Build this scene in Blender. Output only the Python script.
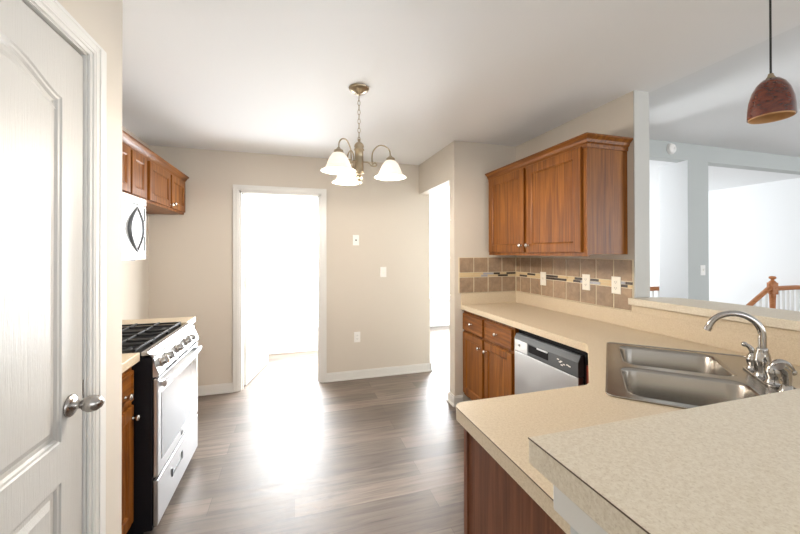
import bpy, bmesh, math, random
from mathutils import Vector, Matrix
random.seed(7)
for o in list(bpy.data.objects): bpy.data.objects.remove(o)
S = bpy.context.scene
COL = S.collection
R = math.radians

# ---------------- camera ----------------
cam_d = bpy.data.cameras.new('camera'); cam = bpy.data.objects.new('camera', cam_d); COL.objects.link(cam)
F, YAW, PIT, ROL, CY, EYE = 350.492, 16.776, .249, -.09, 250.566, 1.411
cam_d.sensor_fit = 'HORIZONTAL'; cam_d.sensor_width = 36.0; cam_d.lens = F/800*36
cam_d.shift_y = -(267-CY)/800
cam_d.clip_start = .02
cy_, cp_, cr_ = R(YAW), R(PIT), R(ROL)
fw = Vector((math.sin(cy_)*math.cos(cp_), math.cos(cy_)*math.cos(cp_), math.sin(cp_)))
rt = Vector((math.cos(cy_), -math.sin(cy_), 0)); up = rt.cross(fw)
rt, up = rt*math.cos(cr_)+up*math.sin(cr_), -rt*math.sin(cr_)+up*math.cos(cr_)
m = Matrix((rt, up, -fw)).transposed().to_4x4(); m.translation = (0, 0, EYE)
cam.matrix_world = m
S.camera = cam

# ---------------- world, light, exposure ----------------
w = bpy.data.worlds.new('world'); S.world = w; w.use_nodes = True
bg = w.node_tree.nodes['Background']; bg.inputs[0].default_value = (.86, .93, 1, 1); bg.inputs[1].default_value = 1.0
S.view_settings.view_transform = 'Standard'; S.view_settings.look = 'None'
S.view_settings.gamma = 1.0; S.view_settings.use_curve_mapping = False
S.view_settings.exposure = 0.74

def area(name, loc, target, sx, sy, power, color=(1, 1, 1), spread=180):
    d = bpy.data.lights.new(name, 'AREA'); d.shape = 'RECTANGLE'; d.size = sx; d.size_y = sy
    d.energy = power; d.color = color; d.spread = R(spread)
    o = bpy.data.objects.new(name, d); COL.objects.link(o); o.location = loc
    v = Vector(target)-Vector(loc); o.rotation_euler = v.to_track_quat('-Z', 'Y').to_euler()
    return o
# daylight behind the back room and dining windows; the rest is added fill
area('daylight_back_room', (-.02, 5.30, 1.24), (-.02, 0, 1.0), .82, 1.74, 125, (.93, .97, 1))
area('fill_back_room_side', (1.38, 4.65, 1.35), (-3, 4.65, 1.2), .9, 1.4, 60, (.95, .98, 1))  # added fill to whiten the back room; this wall has no window
area('daylight_dining', (2.95, 6.3, 1.30), (2.95, 0, 1.1), 1.2, 1.5, 215, (.93, .97, 1))
area('fill_foyer', (5.2, 6.0, 1.5), (5.2, 0, 1.5), 2.2, 1.9, 38, (.95, .98, 1))  # unseen fill added in front of the solid foyer wall
area('fill_foyer_side', (3.56, 4.4, 1.5), (8, 4.0, 1.4), 1.8, 1.8, 14, (.97, .98, 1))  # added fill to brighten the partition face, no window here
area('fill_rear', (.8, -2.9, 1.45), (.7, 4, 1.35), 2.8, 1.7, 31, (.88, .94, 1))  # added fill behind the camera; the rear wall is solid
area('fill_living', (6.2, -2.4, 1.5), (5.8, 1.0, 2.6), 3.0, 1.8, 92, (.93, .96, 1))  # added fill out of view, tilted up at the living room ceiling

# ---------------- materials ----------------
def mat(name, color=(.8, .8, .8), rough=.5, metal=0, spec=.5, coat=0):
    m = bpy.data.materials.new(name); m.use_nodes = True
    b = m.node_tree.nodes['Principled BSDF']
    b.inputs['Base Color'].default_value = (*color, 1); b.inputs['Roughness'].default_value = rough
    b.inputs['Metallic'].default_value = metal; b.inputs['Specular IOR Level'].default_value = spec
    b.inputs['Coat Weight'].default_value = coat
    m['b'] = 1
    return m
def nt(m): return m.node_tree.nodes, m.node_tree.links, m.node_tree.nodes['Principled BSDF']
def srgb(r, g, b):
    f = lambda c: (c/255/12.92 if c/255 <= .04045 else ((c/255+.055)/1.055)**2.4)
    return (f(r), f(g), f(b))
def pos(m, scale=(1, 1, 1)):
    n, l, b = nt(m)
    g = n.new('ShaderNodeNewGeometry'); mp = n.new('ShaderNodeMapping'); mp.inputs['Scale'].default_value = scale
    l.new(g.outputs['Position'], mp.inputs['Vector']); return mp.outputs[0]
def noise(m, vec, scale, detail=4, rough=.5, dist=0):
    n, l, b = nt(m); t = n.new('ShaderNodeTexNoise'); l.new(vec, t.inputs['Vector'])
    t.inputs['Scale'].default_value = scale; t.inputs['Detail'].default_value = detail
    t.inputs['Roughness'].default_value = rough; t.inputs['Distortion'].default_value = dist
    return t.outputs['Fac']
def ramp(m, fac, stops):
    n, l, b = nt(m); r = n.new('ShaderNodeValToRGB'); l.new(fac, r.inputs[0])
    e = r.color_ramp.elements
    while len(e) < len(stops): e.new(.5)
    for i, (p, c) in enumerate(stops): e[i].position = p; e[i].color = (*c, 1)
    return r.outputs[0]
def bump(m, h, strength=.2, dist=.002):
    n, l, b = nt(m); t = n.new('ShaderNodeBump'); t.inputs['Strength'].default_value = strength
    t.inputs['Distance'].default_value = dist; l.new(h, t.inputs['Height']); l.new(t.outputs[0], b.inputs['Normal'])
def mixc(m, fac, a, b_, mode='MIX'):
    n, l, b = nt(m); x = n.new('ShaderNodeMix'); x.data_type = 'RGBA'; x.blend_type = mode
    if isinstance(fac, (int, float)): x.inputs[0].default_value = fac
    else: l.new(fac, x.inputs[0])
    for s, v in ((6, a), (7, b_)):
        if isinstance(v, tuple): x.inputs[s].default_value = (*v, 1)
        else: l.new(v, x.inputs[s])
    return x.outputs[2]

def wall_mat(name, c, rough=.75):
    m = mat(name, c, rough, spec=.25); bump(m, noise(m, pos(m), 260, 3), .08, .001); return m
BEIGE = wall_mat('beige_paint', srgb(211, 203, 191))
GREYP = wall_mat('grey_paint', srgb(196, 200, 202))
WHITEW = wall_mat('white_paint', srgb(238, 240, 241))
CEIL = wall_mat('ceiling_paint', srgb(243, 244, 245), .9)
CEIL2 = wall_mat('living_ceiling_paint', srgb(236, 237, 237), .9)
KNEE = wall_mat('knee_wall_paint', srgb(206, 208, 208), .7)
TRIM = mat('white_trim', srgb(224, 223, 219), .35)
DOORW = mat('door_white', srgb(200, 199, 195), .38, spec=.45)
_g = noise(DOORW, pos(DOORW, (60, 60, 2.5)), 3.0, 5, .6, 1.2); bump(DOORW, _g, .7, .0015)

def wood(name, c1, c2, c3, axis='z', rough=.42, coat=.08):
    m = mat(name, c2, rough, coat=coat, spec=.3); n, l, b = nt(m); b.inputs['Coat Roughness'].default_value = .2
    k = {'z': (26, 26, 1.3), 'y': (26, 1.3, 26), 'x': (1.3, 26, 26)}[axis]
    k2 = {'z': (150, 150, 5), 'y': (150, 5, 150), 'x': (5, 150, 150)}[axis]
    a = noise(m, pos(m, k), 1.0, 3, .5, 1.4); f2 = noise(m, pos(m, k2), 1.0, 3, .7)
    col = ramp(m, a, [(.28, c1), (.5, c2), (.72, c3)])
    col = mixc(m, .55, col, ramp(m, f2, [(.35, (.62, .52, .42)), (.6, (1, 1, 1))]), 'MULTIPLY')
    l.new(col, b.inputs['Base Color']); bump(m, f2, .08, .001); b.inputs['Coat Roughness'].default_value = .25
    return m
oak = (srgb(100, 54, 14), srgb(132, 78, 24), srgb(156, 100, 38))
OAK = wood('honey_oak', *oak); OAKH = wood('honey_oak_horizontal', *oak, axis='y'); OAKX = wood('honey_oak_crosswise', *oak, axis='x')
PANEL = wood('brown_end_panel', srgb(92, 55, 38), srgb(116, 72, 50), srgb(136, 88, 62), rough=.5, coat=.05)
RAILW = wood('stair_oak', srgb(150, 92, 50), srgb(176, 114, 70), srgb(194, 134, 90), axis='x')
INTERIOR = mat('cabinet_interior', srgb(60, 40, 28), .7)
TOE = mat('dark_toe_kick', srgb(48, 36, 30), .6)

# vinyl plank floor, boards run left to right
FLOOR = mat('vinyl_plank', (.3, .27, .24), .34, spec=.8); n, l, b = nt(FLOOR)
P0 = pos(FLOOR)
br = n.new('ShaderNodeTexBrick'); l.new(P0, br.inputs['Vector'])
br.inputs['Scale'].default_value = 1; br.inputs['Brick Width'].default_value = 1.22; br.inputs['Row Height'].default_value = .15
br.inputs['Mortar Size'].default_value = .0015; br.offset = .37; br.inputs['Bias'].default_value = 0
br.inputs['Color1'].default_value = (*srgb(102, 90, 80), 1); br.inputs['Color2'].default_value = (*srgb(140, 127, 116), 1)
br.inputs['Mortar'].default_value = (*srgb(84, 72, 64), 1)
st = noise(FLOOR, pos(FLOOR, (1.6, 22, 1)), 1.6, 6, .6, .8)
c_ = mixc(FLOOR, .85, br.outputs['Color'], ramp(FLOOR, st, [(.3, srgb(140, 128, 118)), (.52, srgb(225, 220, 214)), (.7, (1, 1, 1))]), 'MULTIPLY')
l.new(c_, b.inputs['Base Color'])
rr = n.new('ShaderNodeMapRange'); l.new(st, rr.inputs[0]); rr.inputs[3].default_value = .42; rr.inputs[4].default_value = .58
l.new(rr.outputs[0], b.inputs['Roughness']); bump(FLOOR, st, .12, .0015)

def laminate(name, base, dark, light):
    m = mat(name, base, .42, spec=.4); n, l, b = nt(m)
    v = pos(m)
    a = noise(m, v, 330, 2, .5, .6); c = noise(m, v, 150, 3, .6)
    col = ramp(m, a, [(.34, dark), (.45, base), (.60, base), (.7, light)])
    col = mixc(m, .35, col, ramp(m, c, [(.4, dark), (.6, light)]))
    l.new(col, b.inputs['Base Color']); return m
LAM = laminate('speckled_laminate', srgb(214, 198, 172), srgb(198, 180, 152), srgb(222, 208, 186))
LAMT = laminate('speckled_laminate_daylit', srgb(223, 213, 193), srgb(203, 190, 168), srgb(231, 223, 207))  # same laminate as the counter; daylight on the bar put into the colour
SEAM = mat('laminate_seam', srgb(84, 66, 50), .6)

TILE = mat('slate_tile', srgb(140, 116, 94), .45); n, l, b = nt(TILE)
a = noise(TILE, pos(TILE), 22, 5, .65, .6); a2 = noise(TILE, pos(TILE), 5, 2)
l.new(mixc(TILE, .45, ramp(TILE, a, [(.3, srgb(128, 108, 90)), (.5, srgb(162, 138, 114)), (.72, srgb(186, 162, 136))]),
      ramp(TILE, a2, [(.35, srgb(140, 122, 104)), (.65, srgb(176, 148, 118))])), b.inputs['Base Color']); bump(TILE, a, .25, .002)
GROUT = mat('beige_grout', srgb(224, 212, 186), .8)
MOSA = mat('cream_mosaic', srgb(214, 192, 150), .4)
MOSD = mat('dark_mosaic', srgb(66, 54, 48), .3); MOSL = mat('pale_glass_mosaic', srgb(176, 176, 184), .15)

def steel(name, c, rough, axis='y', aniso=.5):
    m = mat(name, c, rough, 1.0); n, l, b = nt(m)
    k = {'z': (300, 300, 3), 'y': (300, 3, 300), 'x': (3, 300, 300)}[axis]
    f = noise(m, pos(m, k), 1.0, 2); r = n.new('ShaderNodeMapRange'); l.new(f, r.inputs[0])
    r.inputs[3].default_value = rough*.93; r.inputs[4].default_value = rough*1.07; l.new(r.outputs[0], b.inputs['Roughness'])
    return m
STEEL = steel('stainless_steel', (.66, .67, .69), .30)
SINKM = mat('sink_steel', (.40, .375, .34), .26, 1.0); KNOBD = mat('range_knob_steel', (.42, .40, .38), .22, 1.0)
CHROME = mat('chrome', (.50, .49, .48), .12, 1.0)
NICKEL = mat('satin_nickel', (.42, .40, .38), .26, 1.0)
KNOBM = mat('cabinet_knob_nickel', (.70, .68, .64), .2, 1.0)
BRONZE = mat('brushed_bronze', (.40, .33, .23), .3, 1.0)
BLACK = mat('black_enamel', (.008, .008, .011), .5, spec=.2)
IRON = mat('cast_iron', (.02, .02, .022), .5)
DARKP = mat('dark_grey_panel', srgb(84, 88, 92), .3)
GLASSB = mat('oven_glass', (.24, .25, .27), .06, .35)
APPL = mat('bright_appliance_front', srgb(226, 228, 230), .25, .55)
PLATE = mat('ivory_plate', srgb(242, 238, 226), .4); PLATEW = mat('white_plate', srgb(240, 238, 234), .4)
SLOT = mat('socket_slot', (.03, .03, .03), .6)
HINGE = mat('hinge_brass', (.55, .50, .38), .35, 1)
CORD = mat('black_cord', (.01, .01, .01), .5)
AMBER = mat('amber_art_glass', srgb(118, 46, 18), .08, coat=.6); n, l, b = nt(AMBER)
a = noise(AMBER, pos(AMBER, (1, 1, 2.2)), 26, 4, .6, 2.4)
l.new(ramp(AMBER, a, [(.36, srgb(48, 15, 8)), (.5, srgb(92, 34, 14)), (.66, srgb(112, 50, 24))]), b.inputs['Base Color'])
AMBERI = mat('amber_glass_inside', srgb(206, 160, 110), .4)
SHADE = mat('frosted_shade', (.72, .67, .58), .4)
SHADE.node_tree.nodes['Principled BSDF'].inputs['Emission Color'].default_value = (1, .90, .74, 1)
SHADE.node_tree.nodes['Principled BSDF'].inputs['Emission Strength'].default_value = .38
BULB = mat('lit_bulb', (1, 1, 1), .4)
BULB.node_tree.nodes['Principled BSDF'].inputs['Emission Color'].default_value = (1, .88, .68, 1)
BULB.node_tree.nodes['Principled BSDF'].inputs['Emission Strength'].default_value = 4
PANE = bpy.data.materials.new('window_glass'); PANE.use_nodes = True; n = PANE.node_tree.nodes; l = PANE.node_tree.links
n.remove(n['Principled BSDF']); t_ = n.new('ShaderNodeBsdfTransparent'); g_ = n.new('ShaderNodeBsdfGlossy'); g_.inputs['Roughness'].default_value = .02
x_ = n.new('ShaderNodeMixShader'); x_.inputs[0].default_value = .06; l.new(t_.outputs[0], x_.inputs[1]); l.new(g_.outputs[0], x_.inputs[2])
l.new(x_.outputs[0], n['Material Output'].inputs['Surface'])

# ---------------- mesh helpers ----------------
def NB(): return bmesh.new()
def tag(o, label=None, cat=None, group=None, kind=None):
    for k, v in (('label', label), ('category', cat), ('group', group), ('kind', kind)):
        if v: o[k] = v
    return o
def thing(name, label, cat, loc, group=None):
    o = bpy.data.objects.new(name, None); COL.objects.link(o); o.location = loc; o.empty_display_size = .1
    return tag(o, label, cat, group)
def wloc(o):
    v = Vector(o.location)
    while o.parent: o = o.parent; v += Vector(o.location)
    return v
def obj(name, bm, m, parent=None, bev=0, seg=2, smooth=False, origin=None):
    """bm is in world coordinates; the origin goes to the parent's (or base centre)"""
    bmesh.ops.recalc_face_normals(bm, faces=bm.faces)
    if parent: off = Vector((0, 0, 0)); base = wloc(parent)
    xs = [v.co for v in bm.verts]
    c = Vector(((min(v.x for v in xs)+max(v.x for v in xs))/2, (min(v.y for v in xs)+max(v.y for v in xs))/2, min(v.z for v in xs)))
    if origin: c = Vector(origin)
    bmesh.ops.translate(bm, verts=bm.verts, vec=-c)
    me = bpy.data.meshes.new(name); bm.to_mesh(me); bm.free()
    for q in (m if isinstance(m, (list, tuple)) else [m]): me.materials.append(q)
    o = bpy.data.objects.new(name, me); COL.objects.link(o)
    if parent: o.parent = parent; o.location = c-base
    else: o.location = c
    if smooth:
        for p in me.polygons: p.use_smooth = True
        if smooth == 'auto':
            md = o.modifiers.new('w', 'EDGE_SPLIT'); md.split_angle = R(40)
    if bev:
        md = o.modifiers.new('bevel', 'BEVEL'); md.width = bev; md.segments = seg; md.limit_method = 'ANGLE'; md.angle_limit = R(40)
    return o
def struct(name, bm, m, parent=None, **k):
    o = obj(name, bm, m, parent, **k)
    if not parent: o['kind'] = 'structure'
    return o
def box(bm, x0, x1, y0, y1, z0, z1, M=None, mi=0):
    vs = [bm.verts.new(Vector(p) if M is None else M @ Vector(p)) for p in
          ((x0, y0, z0), (x1, y0, z0), (x1, y1, z0), (x0, y1, z0), (x0, y0, z1), (x1, y0, z1), (x1, y1, z1), (x0, y1, z1))]
    for f in ((0, 3, 2, 1), (4, 5, 6, 7), (0, 1, 5, 4), (1, 2, 6, 5), (2, 3, 7, 6), (3, 0, 4, 7)):
        bm.faces.new([vs[i] for i in f]).material_index = mi
    return bm
def B(*a, **k): return box(NB(), *a, **k)
def frame_of(d):
    d = Vector(d).normalized(); a = Vector((0, 0, 1)) if abs(d.z) < .9 else Vector((1, 0, 0))
    u = d.cross(a).normalized(); return u, d.cross(u).normalized()
def tube(bm, pts, r, seg=12, cap=True, mi=0):
    pts = [Vector(p) for p in pts]; n = len(pts); rs = r if isinstance(r, (list, tuple)) else [r]*n
    rings = []; u = None
    for i, p in enumerate(pts):
        d = (pts[min(i+1, n-1)]-pts[max(i-1, 0)]).normalized()
        if u is None: u, v = frame_of(d)
        else: u = (u-d*u.dot(d)).normalized(); v = d.cross(u)
        rings.append([bm.verts.new(p+(u*math.cos(2*math.pi*k/seg)+v*math.sin(2*math.pi*k/seg))*rs[i]) for k in range(seg)])
    for a, b in zip(rings, rings[1:]):
        for k in range(seg): bm.faces.new((a[k], a[(k+1) % seg], b[(k+1) % seg], b[k])).material_index = mi
    if cap:
        bm.faces.new(rings[0][::-1]).material_index = mi; bm.faces.new(rings[-1]).material_index = mi
    return bm
def lathe(bm, prof, M, seg=24, mi=0):
    """prof: (radius, height) list; M places local z"""
    rings = []
    for r, h in prof:
        if r < 1e-5: rings.append([bm.verts.new(M @ Vector((0, 0, h)))])
        else: rings.append([bm.verts.new(M @ Vector((r*math.cos(2*math.pi*k/seg), r*math.sin(2*math.pi*k/seg), h))) for k in range(seg)])
    for a, b in zip(rings, rings[1:]):
        for k in range(seg):
            if len(a) == 1 and len(b) == 1: continue
            if len(a) == 1: f = (a[0], b[(k+1) % seg], b[k])
            elif len(b) == 1: f = (a[k], a[(k+1) % seg], b[0])
            else: f = (a[k], a[(k+1) % seg], b[(k+1) % seg], b[k])
            bm.faces.new(f).material_index = mi
    return bm
def MX(p, z=(0, 0, 1), x=None):
    z = Vector(z).normalized()
    if x is None: x, y = frame_of(z)
    else: x = Vector(x).normalized(); y = z.cross(x)
    m = Matrix((x, y, z)).transposed().to_4x4(); m.translation = p; return m
def spline(pts, k=8):
    """Catmull-Rom through the points"""
    P = [Vector(p) for p in pts]; P = [P[0]*2-P[1]]+P+[P[-1]*2-P[-2]]; out = []
    for i in range(1, len(P)-2):
        a, b, c, d = P[i-1:i+3]
        for s in range(k):
            t = s/k; out.append(.5*((2*b)+(c-a)*t+(2*a-5*b+4*c-d)*t*t+(3*b-a-3*c+d)*t**3))
    out.append(P[-2]); return out
def prism(bm, outline, z0, z1, holes=(), M=None, mi=0):
    """polygon (with holes) extruded from z0 to z1"""
    T = (lambda p: M @ Vector(p)) if M else (lambda p: Vector(p))
    for z in (z0, z1):
        es = []
        for lp in [outline]+list(holes):
            vs = [bm.verts.new(T((x, y, z))) for x, y in lp]
            es += [bm.edges.new((vs[i], vs[(i+1) % len(vs)])) for i in range(len(vs))]
        if not holes:
            bm.faces.new(vs).material_index = mi
        else:
            g = bmesh.ops.triangle_fill(bm, edges=es, use_beauty=True)
            for f in g['geom']:
                if isinstance(f, bmesh.types.BMFace): f.material_index = mi
    for lp in [outline]+list(holes):
        a = [bm.verts.new(T((x, y, z0))) for x, y in lp]; b = [bm.verts.new(T((x, y, z1))) for x, y in lp]
        for i in range(len(lp)):
            j = (i+1) % len(lp); bm.faces.new((a[i], a[j], b[j], b[i])).material_index = mi
    bmesh.ops.remove_doubles(bm, verts=bm.verts, dist=1e-5)
    return bm
def rrect(x0, x1, y0, y1, r, k=6):
    out = []
    for cx, cy, a0 in ((x1-r, y1-r, 0), (x0+r, y1-r, 90), (x0+r, y0+r, 180), (x1-r, y0+r, 270)):
        for i in range(k+1):
            a = R(a0+90*i/k); out.append((cx+r*math.cos(a), cy+r*math.sin(a)))
    return out
def loops(bm, Ls, M, fill=True):
    """bridge a list of (loop2d, depth) with equal counts"""
    prev = None
    for lp, h in Ls:
        cur = [bm.verts.new(M @ Vector((x, y, h))) for x, y in lp]
        if prev:
            for i in range(len(cur)): bm.faces.new((prev[i], prev[(i+1) % len(cur)], cur[(i+1) % len(cur)], cur[i]))
        prev = cur
    if fill: bm.faces.new(prev)
def inset(lp, d):
    """shrink a convex-ish counter-clockwise loop by d"""
    n = len(lp); out = []
    for i in range(n):
        p0, p1, p2 = Vector(lp[i-1]), Vector(lp[i]), Vector(lp[(i+1) % n])
        e1 = (p1-p0).normalized(); e2 = (p2-p1).normalized()
        n1 = Vector((-e1.y, e1.x)); n2 = Vector((-e2.y, e2.x)); s = (n1+n2)
        q = s/(1+n1.dot(n2)); out.append((p1.x+q.x*d, p1.y+q.y*d))
    return out
def slab_door(bm, w, h, t, panels, M, prof):
    """door leaf in local x 0..w, y 0..h, front face at z=t; panels carved by prof [(inset, depth)]"""
    out = [(0, 0), (w, 0), (w, h), (0, h)]; e = .003
    outi = [(e, e), (w-e, e), (w-e, h-e), (e, h-e)]
    es = []
    for lp in [outi]+panels:
        vs = [bm.verts.new(M @ Vector((x, y, t))) for x, y in lp]
        es += [bm.edges.new((vs[i], vs[(i+1) % len(vs)])) for i in range(len(vs))]
    bmesh.ops.triangle_fill(bm, edges=es, use_beauty=True)
    loops(bm, [(outi, t), (out, t-e), (out, 0)], M, True)
    for lp in panels: loops(bm, [(lp, t)]+[(inset(lp, i), t-d) for i, d in prof], M, True)
    bmesh.ops.remove_doubles(bm, verts=bm.verts, dist=1e-5)
    return bm
def knob(p, n, parent, mt=None, s=1.0):
    M = MX(p, n); pr = [(0, 0), (.008, 0), (.008, .003), (.0045, .006), (.0045, .014), (.012, .018), (.0155, .023), (.014, .028), (.007, .031), (0, .0315)]
    o = obj('knob', lathe(NB(), [(a*s, b*s) for a, b in pr], M, 16), mt or KNOBM, parent, smooth=True); o['label'] = 'small round nickel knob'; return o
# faces: a matrix whose local x runs along the front, y up, z out of the front
def face(nx, px, py, pz):
    """nx '-X' front faces -X (local x = -Y), '+X' front faces +X (local x = +Y), '-Y' front faces -Y"""
    if nx == '-X': return MX((px, py, pz), (-1, 0, 0), (0, -1, 0))
    if nx == '+X': return MX((px, py, pz), (1, 0, 0), (0, 1, 0))
    return MX((px, py, pz), (0, -1, 0), (1, 0, 0))
CABP = [(.006, .004), (.010, .009)]
def cab_door(name, parent, fc, pface, y0, y1, z0, z1, knob_at=None, m=None, rail=.055, drawer=False):
    wd = y1-y0; ht = z1-z0; t = .02
    M = face(fc, pface, y1 if fc == '-X' else y0, z0)
    if drawer: panels = [[(.012, .012), (wd-.012, .012), (wd-.012, ht-.012), (.012, ht-.012)]]; pr = [(.008, .0035), (.012, .0035)]
    else: panels = [[(rail, rail), (wd-rail, rail), (wd-rail, ht-rail), (rail, ht-rail)]]; pr = CABP
    o = obj(name, slab_door(NB(), wd, ht, t, panels, M, pr), m or (OAKH if drawer else OAK), parent)
    if knob_at:
        ky, kz = knob_at; s = -1 if fc == '-X' else 1
        knob((pface+s*t, ky, kz), (s, 0, 0), o)
    return o

# ======================= SETTING =======================
ZC = 2.436; YB = 3.895; XL = -1.33; XR = 1.408; XE = 1.544; XW = 2.065; XW2 = 2.19; YL = 2.94; ZL = 2.67; YF = 6.2
struct('floor', B(-2.6, 8.4, -3, 6.6, -.1, 0), FLOOR)
struct('ceiling', B(XL-.1, XW2, -3, YB+.12, ZC, ZL+.1), CEIL)
struct('ceiling_living', B(XW2, 8.4, -3, YL, ZL, ZL+.1), CEIL2)
struct('ceiling_foyer', B(3.5, 8.4, YL+.12, YF+.3, 2.478, 2.55), WHITEW)
struct('ceiling_dining', B(XE, 3.5, YL+.11, YF+.3, ZC, ZL+.1), WHITEW)
struct('ceiling_back_room', B(-2.6, XE-.12, YB+.12, 5.4, ZC, ZL+.1), WHITEW)
# left
struct('wall_left', B(XL-.1, XL, 1.58, YB, 0, ZC), BEIGE)
# pantry wall with the door opening
PX = -.628; DY0, DY1, DZ = .727, 1.342, 2.033
bm = NB()
box(bm, PX-.12, PX, DY1+.0125, 1.583, 0, ZC); box(bm, PX-.12, PX, DY0-.0125, DY1+.0125, DZ+.0125, ZC); box(bm, PX-.12, PX, -3, DY0-.0125, 0, ZC)
box(bm, XL-.1, PX-.12, 1.463, 1.583, 0, ZC)
struct('wall_pantry', bm, BEIGE)
# back wall with doorway
dx0, dx1, dz = -.537, .277, 2.04
bm = NB(); box(bm, XL-.1, dx0, YB, YB+.12, 0, ZC); box(bm, dx1, XE, YB, YB+.12, 0, ZC); box(bm, dx0, dx1, YB, YB+.12, dz, ZC)
struct('wall_back', bm, BEIGE)
# header over the right-hand opening, pier and right wall
struct('wall_header', B(XR, XE, 3.046, YB, 2.093, ZC), BEIGE)
struct('wall_pier', B(XR, XW, 2.937, 3.046, 0, ZC), BEIGE)
struct('wall_right', B(XW, XW2-.001, 1.703, 3.046, 0, ZC), BEIGE)
struct('trim_wall_end', B(XW-.001, XW2, 1.695, 1.703, 1.12, ZC), wall_mat('column_paint', srgb(200, 199, 194)))
struct('wall_knee_right', B(XW, XW2, -.2, 1.703, 0, 1.076), KNEE)
struct('wall_knee_bar', B(.415, XW, .12, .452, 0, 1.076), KNEE)
struct('trim_bar', B(.397, XW, .10, .470, .998, 1.0765), TRIM, bev=.003)
# living room far wall with its two openings
lo = wall_mat('living_wall_paint', srgb(188, 192, 190))
bm = NB(); y0, y1 = YL, YL+.12
box(bm, XW2, 3.0, y0, y1, 0, ZL); box(bm, 3.0, 4.394, y0, y1, 2.478, ZL); box(bm, 4.394, 4.733, y0, y1, 0, ZL)
box(bm, 4.733, 7.6, y0, y1, 2.478, ZL); box(bm, 7.6, 8.4, y0, y1, 0, ZL)
struct('wall_living', bm, lo)
struct('wall_foyer_partition', box(B(4.386, 4.50, YL+.12, 3.275, 0, 2.478), 4.386, 4.3939, YL+.002, YL+.12, 0, 2.478), WHITEW)
struct('wall_foyer_side', B(7.0, 7.1, YL+.12, YF, 0, 2.478), WHITEW)
struct('wall_living_side', B(8.3, 8.4, -3, YL, 0, ZL), GREYP)
struct('wall_dining_side', B(3.4, 3.5, YL+.12, YF, 0, ZL), WHITEW)
bm = NB(); wx0, wx1, wz0, wz1 = 2.47, 3.33, .53, 2.08
box(bm, XE, wx0, YF, YF+.12, 0, ZL); box(bm, wx1, 3.5, YF, YF+.12, 0, ZL); box(bm, wx0, wx1, YF, YF+.12, 0, wz0); box(bm, wx0, wx1, YF, YF+.12, wz1, ZL)
struct('wall_far', bm, wall_mat('far_paint', srgb(214, 218, 222)))
struct('wall_foyer_far', B(3.5, 7.0, 6.05, 6.15, 0, 2.478), WHITEW)
struct('wall_back_room_right', B(XE-.12, XE, YB+.12, YF+.12, 0, ZC), WHITEW)
bm = NB(); bx0, bx1, bz0, bz1 = -.44, .40, .36, 2.12
box(bm, -2.6, bx0, 5.2, 5.32, 0, ZC); box(bm, bx1, XE-.12, 5.2, 5.32, 0, ZC); box(bm, bx0, bx1, 5.2, 5.32, 0, bz0); box(bm, bx0, bx1, 5.2, 5.32, bz1, ZC)
struct('wall_back_room_far', bm, WHITEW)
struct('wall_back_room_left', B(-2.6, -2.5, YB+.12, 5.4, 0, ZC), WHITEW)
struct('wall_rear', B(PX-.12, 8.4, -3.1, -3, 0, ZL), BEIGE)

def window(n, x0, x1, y, z0, z1):
    wn = 'window_%d' % n; f = .05
    bm = NB()
    box(bm, x0, x0+f, y+.02, y+.08, z0, z1); box(bm, x1-f, x1, y+.02, y+.08, z0, z1)
    box(bm, x0, x1, y+.02, y+.08, z0, z0+f); box(bm, x0, x1, y+.02, y+.08, z1-f, z1); box(bm, x0, x1, y+.025, y+.075, (z0+z1)/2-.02, (z0+z1)/2+.02)
    o = struct(wn, bm, TRIM)
    struct('pane', B(x0+f, x1-f, y+.048, y+.052, z0+f, z1-f), PANE, o)
    bm = NB(); c = .06
    box(bm, x0-c, x0, y-.018, y, z0-c, z1+c); box(bm, x1, x1+c, y-.018, y, z0-c, z1+c); box(bm, x0, x1, y-.018, y, z1, z1+c); box(bm, x0-.02, x1+.02, y-.05, y+.02, z0-.03, z0)
    struct('window_casing', bm, TRIM, o)
window(1, wx0, wx1, YF, wz0, wz1)
window(2, bx0, bx1, 5.2, bz0, bz1)

def base_x(name, x0, x1, y, h=.092, s=-1):   # baseboard along X on a wall facing s*Y
    bm = NB(); a, b_ = sorted((y, y+s*.014)); box(bm, x0, x1, a, b_, 0, h-.012)
    a, b_ = sorted((y, y+s*.009)); box(bm, x0, x1, a, b_, h-.012, h); a, b_ = sorted((y, y+s*.024)); box(bm, x0, x1, a, b_, 0, .016)
    struct(name, bm, TRIM)
def base_y(name, y0, y1, x, h=.092, s=-1):
    bm = NB(); a, b_ = sorted((x, x+s*.014)); box(bm, a, b_, y0, y1, 0, h-.012)
    a, b_ = sorted((x, x+s*.009)); box(bm, a, b_, y0, y1, h-.012, h); a, b_ = sorted((x, x+s*.024)); box(bm, a, b_, y0, y1, 0, .016)
    struct(name, bm, TRIM)
cw = .058
base_x('baseboard_back_left', XL, dx0-cw, YB); base_x('baseboard_back_right', dx1+cw, XE+.014, YB)
base_y('baseboard_left', 3.02, YB-.014, XL, s=1)
base_x('baseboard_back_room', -2.5, XE-.12, 5.2); base_x('baseboard_far', XE, 3.4, YF); base_x('baseboard_foyer', 3.5, 7.0, 6.05)
base_y('baseboard_back_end', YB-.014, YB+.12, XE, s=1)
# wraps the pier
bm = NB()
for x0_, x1_, h0, h1 in ((.014, .014, 0, .08), (.009, .009, .08, .092), (.024, .024, 0, .016)):
    box(bm, XR-x0_, XR, 2.937-x0_, 3.046+x0_, h0, h1); box(bm, XR, 1.485, 2.937-x0_, 2.937, h0, h1); box(bm, XR, XW, 3.046, 3.046+x0_, h0, h1)
struct('baseboard_pier', bm, TRIM)

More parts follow.
